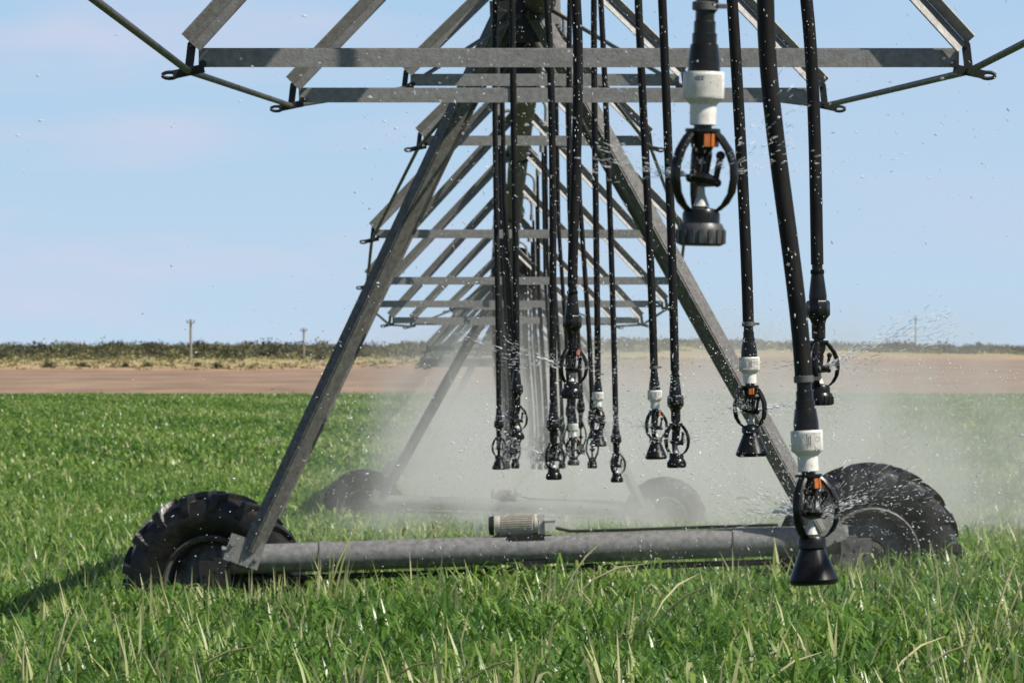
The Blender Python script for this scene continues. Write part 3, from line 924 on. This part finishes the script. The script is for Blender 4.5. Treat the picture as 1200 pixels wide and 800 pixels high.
for (px, py, D, n, H, lean, lab) in CL:
    x0 = (px - 600) * D / FPX; g0 = gz(x0, D)
    o0 = empty('grass_clump', (x0, D, g0))
    tag(o0, lab, 'grass', 'pale grass clumps in the crop')
    m = n * 5
    sp_ = .06 if n < 30 else .15
    x = rng.normal(0, sp_, m); d = rng.normal(0, sp_, m)
    phi = np.where(rng.random(m) < .6, rng.normal(0, .5, m), rng.random(m) * 6.283)
    H = H * 1.14
    Ln = (H - .12) * (.75 + .35 * rng.random(m)) 
    b_ = blade_mesh('leaves', x, d, np.full(m, .15), Ln, .011 + .010 * rng.random(m), phi, np.abs(rng.normal(.10 + .1 * lean, .10, m)), np.abs(rng.normal(.2 + .6 * lean, .22, m)), np.clip(rng.normal(.55, .25, m), 0, 1), M_straw)
    b_.parent = o0
    # seed heads: thin stalk ending in a slim spike
    for q in range(max(2, n // 4)):
        s_ = MB()
        ang = random.gauss(.1, .12) + .55 * lean; az = random.gauss(0, .5)
        Ls = H * (1.0 + .25 * random.random())
        pts = []
        for u in np.linspace(0, 1, 8):
            a_ = ang * .4 + ang * 1.4 * u * u
            pts.append(Vector((math.sin(a_) * math.cos(az) * Ls * u, math.sin(a_) * math.sin(az) * Ls * u, .1 + math.cos(a_) * Ls * u)))
        s_.tube(pts, [.003, .003, .0028, .0025, .0025, .0055, .006, .0015], 6)
        st = s_.build('stalk', M_straw, o0)
        at = st.data.attributes.new('tint', 'FLOAT', 'POINT'); at.data.foreach_set('value', [random.uniform(.5, 1)] * len(st.data.vertices))
        st.location = (random.gauss(0, .04), random.gauss(0, .04), 0)

# ------------------------------------------------------------------ scrub, bushes and poles far behind
def scrub_mat(name, ramp):
    return leaf_mat(name, ramp, trans=.15, rough=.8, spec=.1)
M_scrub = scrub_mat('scrub_leaf', [(0, (0.055, 0.056, 0.044)), (.35, (0.105, 0.105, 0.070)), (.65, (0.18, 0.185, 0.085)), (1, (0.36, 0.30, 0.15))])
def leaf_cards(cx, cy_, cz, rx, rz, n, size, tintc):
    """cloud of small leaf clumps filling a bush"""
    u = rng.normal(0, 1, (n, 3)); u /= np.linalg.norm(u, axis=1)[:, None]
    rr = rng.random(n) ** .45
    p = u * rr[:, None] * np.array([rx, rx, rz])
    lump = 1 + .22 * np.sin(u[:, 0] * 5 + cx) * np.sin(u[:, 1] * 4 + cy_) 
    p *= lump[:, None]
    p[:, 2] = np.abs(p[:, 2] + rz * .25)
    p += np.array([cx, cy_, cz])
    a = rng.normal(0, 1, (n, 3)); a /= np.linalg.norm(a, axis=1)[:, None]
    b_ = np.cross(a, rng.normal(0, 1, (n, 3))); b_ /= np.linalg.norm(b_, axis=1)[:, None]
    s1 = size * (.6 + .8 * rng.random(n))[:, None]
    v = np.stack([p - a * s1 - b_ * s1 * .6, p + a * s1 - b_ * s1 * .5, p + a * s1 * .9 + b_ * s1 * .6, p - a * s1 * .8 + b_ * s1 * .5], 1)
    return v, np.clip(tintc + rng.normal(0, .13, n), 0, 1)
def cards_obj(name, vs, tints, material, parent=None):
    v = np.concatenate(vs).reshape(-1, 3); tn = np.repeat(np.concatenate(tints), 4)
    me = bpy.data.meshes.new(name)
    nf = len(v) // 4
    me.vertices.add(len(v)); me.vertices.foreach_set('co', v.astype(np.float32).reshape(-1))
    me.loops.add(len(v)); me.loops.foreach_set('vertex_index', np.arange(len(v), dtype=np.int32))
    me.polygons.add(nf); me.polygons.foreach_set('loop_start', (np.arange(nf) * 4).astype(np.int32))
    at = me.attributes.new('tint', 'FLOAT', 'POINT'); at.data.foreach_set('value', tn.astype(np.float32))
    me.materials.append(material); me.update(calc_edges=True)
    o = bpy.data.objects.new(name, me)
    if parent: o.parent = parent
    COL.objects.link(o); return o
def scrub_edge(x): return 905 + float(np.interp(x, [-25, 30], [0, 230]))
vs, ts = [], []
for k in range(2100):
    D = 890 + 640 * random.random() ** .8
    x = random.uniform(-1, 1) * (D * 600 / FPX + 25)
    e = scrub_edge(x)
    if D < e + random.gauss(0, 18): continue
    dark = random.random()
    rx = random.uniform(.8, 2.2) * (1.25 if random.random() < .15 else 1); rz = rx * random.uniform(.38, .72) * (1.4 if random.random() < .08 else 1)
    if x > 20: rz *= .8
    v, t_ = leaf_cards(x, D, gz(x, D) - .1, rx, rz, 110, rx * .085, .08 + .6 * dark ** 1.5)
    vs.append(v); ts.append(t_)
# low dry grass between the bushes
for k in range(900):
    D = 640 + 250 * random.random(); x = random.uniform(-1, 1) * (D * 600 / FPX + 10)
    if D < scrub_edge(x) - 265 + 90 * random.random(): continue
    v, t_ = leaf_cards(x, D, gz(x, D) - .1, random.uniform(.5, 1.6), random.uniform(.12, .4), 22, .14, random.uniform(.5, 1.0))
    vs.append(v); ts.append(t_)
for k in range(1900):
    D = 820 + 700 * random.random(); x = random.uniform(-1, 1) * (D * 600 / FPX + 25)
    if D < scrub_edge(x) - 20 + random.gauss(0, 25): continue
    v, t_ = leaf_cards(x, D, gz(x, D) - .1, random.uniform(1, 2.5), random.uniform(.2, .5), 24, .22, random.uniform(.6, .95))
    vs.append(v); ts.append(t_)
tag(cards_obj('scrub', vs, ts, M_scrub), 'low olive and brown scrub covering the far rise', 'scrub', kind='stuff')

M_bush = scrub_mat('bush_leaf', [(0, (0.028, 0.030, 0.022)), (.5, (0.065, 0.075, 0.035)), (1, (0.17, 0.15, 0.06))])
M_twig = mat('bush_wood', (0.12, 0.10, 0.08), .9)
def bush(px, py, D, wpx, hpx, tint, lab, name='bush'):
    x = (px - 600) * D / FPX; z = gz(x, D)
    rx = wpx / 2 * D / FPX; rz = hpx * D / FPX / 1.25
    o = empty(name, (x, D, z)); tag(o, lab, 'bush', 'separate bushes beyond the bare field')
    v, t_ = leaf_cards(0, 0, -.05, rx, rz, 260, max(.07, rx * .10), tint)
    cards_obj('foliage', [v], [t_], M_bush, o)
    m = MB()
    for q in range(4):
        a = q * 1.57 + .4
        m.tube([(0, 0, -.05), (rx * .3 * math.cos(a), rx * .3 * math.sin(a), rz * .5), (rx * .5 * math.cos(a), rx * .5 * math.sin(a), rz * .95)], [.05, .035, .015], 5)
    m.build('stem', M_twig, o)
bush(255, 433, 690, 18, 7, .0, 'darkest low bush on the tan verge right of the taller utility pole')
bush(98, 433, 720, 14, 8, .45, 'small olive bush on the verge near the far left edge')
bush(58, 436, 705, 20, 6, .25, 'flat brownish bush on the verge at the far left')
bush(147, 433, 720, 8, 6, .3, 'little dark round bush on the verge left of the taller utility pole')
bush(172, 432, 730, 14, 6, .55, 'pale olive low bush on the verge between two other verge bushes')
bush(232, 433, 730, 10, 6, .5, 'small olive bush on the verge just right of the taller pole foot')
bush(375, 426, 860, 16, 13, .12, 'dark thorny bush close to the shorter utility pole')
bush(325, 416, 980, 28, 14, .05, 'wide dark bush in the scrub between the two utility poles')
bush(233, 402, 1330, 18, 13, .05, 'dark rounded bush on the crest beside the taller utility pole')
bush(172, 404, 1330, 14, 10, .1, 'dark bush on the crest left of the taller utility pole')
bush(290, 402, 1370, 14, 8, .1, 'dark bush on the crest midway between the two utility poles')
bush(318, 404, 1370, 12, 8, .2, 'small dark bush on the crest left of the shorter utility pole')
bush(1190, 410, 1300, 10, 7, .1, 'small dark bush on the crest at the far right edge')

def pole(px, ytop, D, lab, wpx):
    x = (px - 600) * D / FPX; z = gz(x, D)
    h = CAMZ + (425 - ytop) * D / FPX - z
    o = empty('utility_pole', (x, D, z)); tag(o, lab, 'utility pole', 'utility poles beyond the field')
    m = MB(); r = wpx * D / FPX / 2
    m.tube([(0, 0, -.3), (0, 0, h)], [r, r * .75], 10); m.build('post', M_post, o)
    m = MB(); m.box((0, -r - .06, h - .45), (r * 5.5, .12, .16)); m.build('crossarm', M_post, o)
    for sx in (-1, 0, 1):
        m = MB(); m.lathe([(.05, 0), (.09, .05), (.06, .14), (.09, .2), (.04, .28)], 8)
        m.build('insulator', M_rim, o).location = (sx * r * 2.4, -r - .06, h - .37)
pole(223.5, 374, 900, 'taller grey utility pole standing before the scrub on the left', 3.4)
pole(356, 384, 1010, 'shorter grey utility pole standing in the scrub left of the tower', 2.6)
pole(1073, 372, 1620, 'faint distant utility pole rising behind the scrub on the right', 2.0)

# ------------------------------------------------------------------ water: drops, jets and mist
M_drop = bpy.data.materials.new('water_drop'); M_drop.use_nodes = True
b = M_drop.node_tree.nodes['Principled BSDF']
b.inputs['Base Color'].default_value = (.95, .96, .97, 1); b.inputs['Roughness'].default_value = .12; b.inputs['IOR'].default_value = 1.33
b.inputs['Transmission Weight'].default_value = .35
# unit icosphere
import bmesh
bmx = bmesh.new(); bmesh.ops.create_icosphere(bmx, subdivisions=1, radius=1.0)
bmx.verts.ensure_lookup_table()
IV = np.array([v.co[:] for v in bmx.verts]); IF = np.array([[v.index for v in f.verts] for f in bmx.faces]); bmx.free()
def drops_mesh(name, pos_, rad, dirs, el):
    n = len(pos_)
    d = dirs / np.linalg.norm(dirs, axis=1)[:, None]
    base = IV[None] * rad[:, None, None]
    along = (base * d[:, None, :]).sum(-1, keepdims=True)
    v = base + along * d[:, None, :] * (el[:, None, None] - 1) + pos_[:, None, :]
    f = (np.arange(n) * len(IV))[:, None, None] + IF[None]
    me = bpy.data.meshes.new(name)
    me.vertices.add(n * len(IV)); me.vertices.foreach_set('co', v.astype(np.float32).reshape(-1))
    nf = n * len(IF)
    me.loops.add(nf * 3); me.loops.foreach_set('vertex_index', f.reshape(-1).astype(np.int32))
    me.polygons.add(nf); me.polygons.foreach_set('loop_start', (np.arange(nf) * 3).astype(np.int32))
    me.polygons.foreach_set('use_smooth', np.ones(nf, bool))
    me.materials.append(M_drop); me.update(calc_edges=True)
    o = bpy.data.objects.new(name, me); COL.objects.link(o); return o
pos_l, rad_l, dir_l, el_l = [], [], [], []
def addp(p, r, d, e):
    pos_l.append(p); rad_l.append(r); dir_l.append(d); el_l.append(e)
# ballistic streams leaving every near sprinkler
for (h, D) in HEADS:
    if D > 60: continue
    ns = 11
    for s_ in range(ns):
        az = s_ * 2 * math.pi / ns + random.random() * .5
        v0 = random.uniform(3.0, 5.5); el = R(random.uniform(-4, 28))
        nd = (50 if D < 10 else 170) if D < 20 else (90 if D < 30 else 40)
        for q in range(nd):
            a2 = az + random.gauss(0, .10); e2 = el + random.gauss(0, .07)
            vx, vy, vz = v0 * math.cos(e2) * math.cos(a2), v0 * math.cos(e2) * math.sin(a2), v0 * math.sin(e2)
            tt = .008 + .32 * random.random() ** 2.2
            p = np.array([h.x + vx * tt + .35 * tt * tt, h.y + vy * tt, h.z + vz * tt - 4.9 * tt * tt])
            if p[1] < 6.5 or p[2] < gz(p[0], p[1]) + .35: continue
            near = tt < .07
            r = random.choice((.0003, .0004, .0006)) * (1.2 if D > 20 else 1) if near else random.choice((.0005, .0007, .0009, .0013)) * (1 if D < 20 else 1.25)
            addp(p, r, np.array([vx, vy, vz - 9.8 * tt]), random.uniform(4, 14) if near else random.uniform(1, 3.5))
# fine threads of water torn off the deflectors of the nearest heads
for hi, az0, daz, el0, de, cnt, tmax in ((0, 180, 8, 10, 5, 110, .03), (0, 10, 30, 25, 12, 60, .04), (1, 5, 32, 22, 20, 190, .05), (1, 180, 14, 6, 9, 220, .035), (2, 4, 8, 24, 5, 320, .075),
                                         (3, 0, 10, 12, 4, 160, .05), (4, 180, 12, 20, 5, 160, .08), (5, 0, 20, 12, 8, 120, .06), (6, 180, 25, 10, 9, 120, .06), (7, 180, 12, 22, 5, 180, .09), (9, 0, 25, 12, 9, 100, .07)):
    h, D = HEADS[hi]
    for q in range(cnt):
        a2 = R(random.gauss(az0, daz)); e2 = R(random.gauss(el0, de)); v0 = 4.5
        vx, vy, vz = v0 * math.cos(e2) * math.cos(a2), v0 * math.cos(e2) * math.sin(a2), v0 * math.sin(e2)
        tt = .004 + tmax * random.random() ** 1.3
        addp(np.array([h.x + vx * tt, h.y + vy * tt, h.z + vz * tt - 4.9 * tt * tt]), random.choice((.00025, .00035, .0005)) * (1 if D < 14 else 1.5), np.array([vx, vy, vz]), random.uniform(6, 24))
# beads of water sitting on the wet hoses
for hp in HOSES:
    D = hp[0].y
    for q in range(105):
        i = random.randrange(len(hp) - 1); u = random.random()
        p = hp[i].lerp(hp[i + 1], u); a = random.uniform(-2.6, -.5)
        addp(np.array([p.x + .0158 * math.cos(a), p.y + .0158 * math.sin(a), p.z]), random.choice((.0005, .0007, .001, .0014)) * (1 if D < 20 else 1.35), np.array([0, 0, -1.0]), random.uniform(1, 3))
# loose falling drops all round the row of hoses
for q in range(5200):
    D = 9 + 40 * random.random(); u = random.random()
    x = random.gauss(.30, .42); z = gz(x, D) + .5 + 3.6 * random.random() ** .8
    addp(np.array([x, D, z]), random.uniform(.0007, .0016) * (.7 if D < 16 else 1), np.array([.5 * random.gauss(0, 1) + .7, .3, -1.4]), random.choice((1, 1.3, 2, 3.5, 5)))
tag(drops_mesh('water_droplets', np.array(pos_l), np.array(rad_l), np.array(dir_l), np.array(el_l)), 'bright water drops flying from the sprinklers', 'water', kind='stuff')

# solid jets at the mouths of the nearest heads
def jet(h, az, el, ln, r0, r1):
    m = MB(); pts = []; rs = []
    for i in range(15):
        u = i / 14; s_ = .012 + ln * u
        pts.append(Vector((h.x + s_ * math.cos(az) * math.cos(el), h.y + s_ * math.sin(az) * math.cos(el), h.z + s_ * math.sin(el) - .35 * (ln * u) ** 2 * 1.0)) + Vector((0, random.gauss(0, .0008), random.gauss(0, .0012)) ))
        rs.append((r0 + (r1 - r0) * u) * random.uniform(.55, 1.3))
    m.tube(pts, rs, 7)
    return m
JET = MB()
for hi, lst in {0: [(180, 10, .035, .0035, .0045)],
                1: [(180, 5, .06, .0035, .004), (172, 12, .05, .002, .001)],
                2: [(8, 24, .05, .002, .0025)],
                3: [(0, 12, .06, .003, .0035)],
                4: [(180, 20, .10, .003, .003)],
                5: [(0, 15, .07, .002, .002)], 7: [(180, 22, .09, .002, .003)]}.items():
    h = HEADS[hi][0]
    for (az, el, ln, r0, r1) in lst:
        j = jet(h, R(az), R(el), ln, r0, r1)
        JET.add(j.v, j.f, True)
tag(JET.build('water_jets', M_drop), 'thin white water jets leaving the sprinkler cages', 'water', kind='stuff')

# fine spray hanging in the air
def mist(name, lo, hi, core, sig, dens, nscale, label, zfall, seed):
    m = MB(); c = [(a + b_) / 2 for a, b_ in zip(lo, hi)]
    m.box((0, 0, 0), [b_ - a for a, b_ in zip(lo, hi)])
    mm = bpy.data.materials.new(name + '_air'); mm.use_nodes = True
    t = mm.node_tree; t.nodes.clear()
    o = N(t, 'ShaderNodeOutputMaterial'); pv = N(t, 'ShaderNodeVolumePrincipled')
    pv.inputs['Color'].default_value = (.97, .945, .90, 1); pv.inputs['Anisotropy'].default_value = .15
    g = N(t, 'ShaderNodeNewGeometry'); s = N(t, 'ShaderNodeSeparateXYZ'); L(t, g.outputs['Position'], s.inputs[0])
    def sm(sock, a, b_, c0=0., c1=1.):
        r = N(t, 'ShaderNodeMapRange', interpolation_type='SMOOTHSTEP')
        r.inputs['From Min'].default_value = a; r.inputs['From Max'].default_value = b_
        r.inputs['To Min'].default_value = c0; r.inputs['To Max'].default_value = c1
        L(t, sock, r.inputs['Value']); return r.outputs[0]
    def mulv(a, b_):
        q = N(t, 'ShaderNodeMath', operation='MULTIPLY'); L(t, a, q.inputs[0]); L(t, b_, q.inputs[1]); return q.outputs[0]
    v = mulv(sm(s.outputs['X'], core[0] - sig[0], core[0]), sm(s.outputs['X'], core[1] + sig[1], core[1]))
    v = mulv(v, sm(s.outputs['Z'], zfall[1], zfall[0]))
    if len(zfall) > 2: v = mulv(v, sm(s.outputs['Z'], zfall[2], zfall[3]))
    v = mulv(v, mulv(sm(s.outputs['Y'], lo[1], lo[1] + .25 * (hi[1] - lo[1])), sm(s.outputs['Y'], hi[1], hi[1] - .12 * (hi[1] - lo[1]))))
    nn = N(t, 'ShaderNodeTexNoise'); nn.inputs['Scale'].default_value = nscale; nn.inputs['Detail'].default_value = 3
    mp_ = N(t, 'ShaderNodeMapping'); mp_.inputs['Scale'].default_value = (1.5, .22, .7); mp_.inputs['Rotation'].default_value = (0, R(28), 0); mp_.inputs['Location'].default_value = (seed, seed, 0)
    L(t, g.outputs['Position'], mp_.inputs[0]); L(t, mp_.outputs[0], nn.inputs['Vector'])
    v = mulv(v, sm(nn.outputs[0], .40, .62, .06, 1.75))
    q = N(t, 'ShaderNodeMath', operation='MULTIPLY'); q.inputs[1].default_value = dens; L(t, v, q.inputs[0])
    L(t, q.outputs[0], pv.inputs['Density']); L(t, pv.outputs[0], o.inputs['Volume'])
    ob = m.build(name, mm, None, c)
    tag(ob, label, 'spray', kind='stuff')
    return ob
mist('spray_mist', (-3.8, 47, -1.8), (10, 150, 3.4), (-.3, 2.8), (2.3, 6.5), .048, 1.3, 'grey cloud of fine spray hanging under the spans behind the nearest tower', (.2, 2.9), 1.0)
mist('spray_plume', (-2.3, 94, -.9), (.8, 114, 2.3), (-.7, -.3), (1.2, .9), .16, 1.2, 'bright white plume of spray behind the second tower', (.4, 1.9), 2.5)
mist('spray_drift', (.0, 32, .1), (4.6, 41, 2.6), (1.5, 2.3), (1.3, 1.7), .008, 1.8, 'thin spray drifting past the right tyre', (.9, 2.0, .35, .85), 4.0)
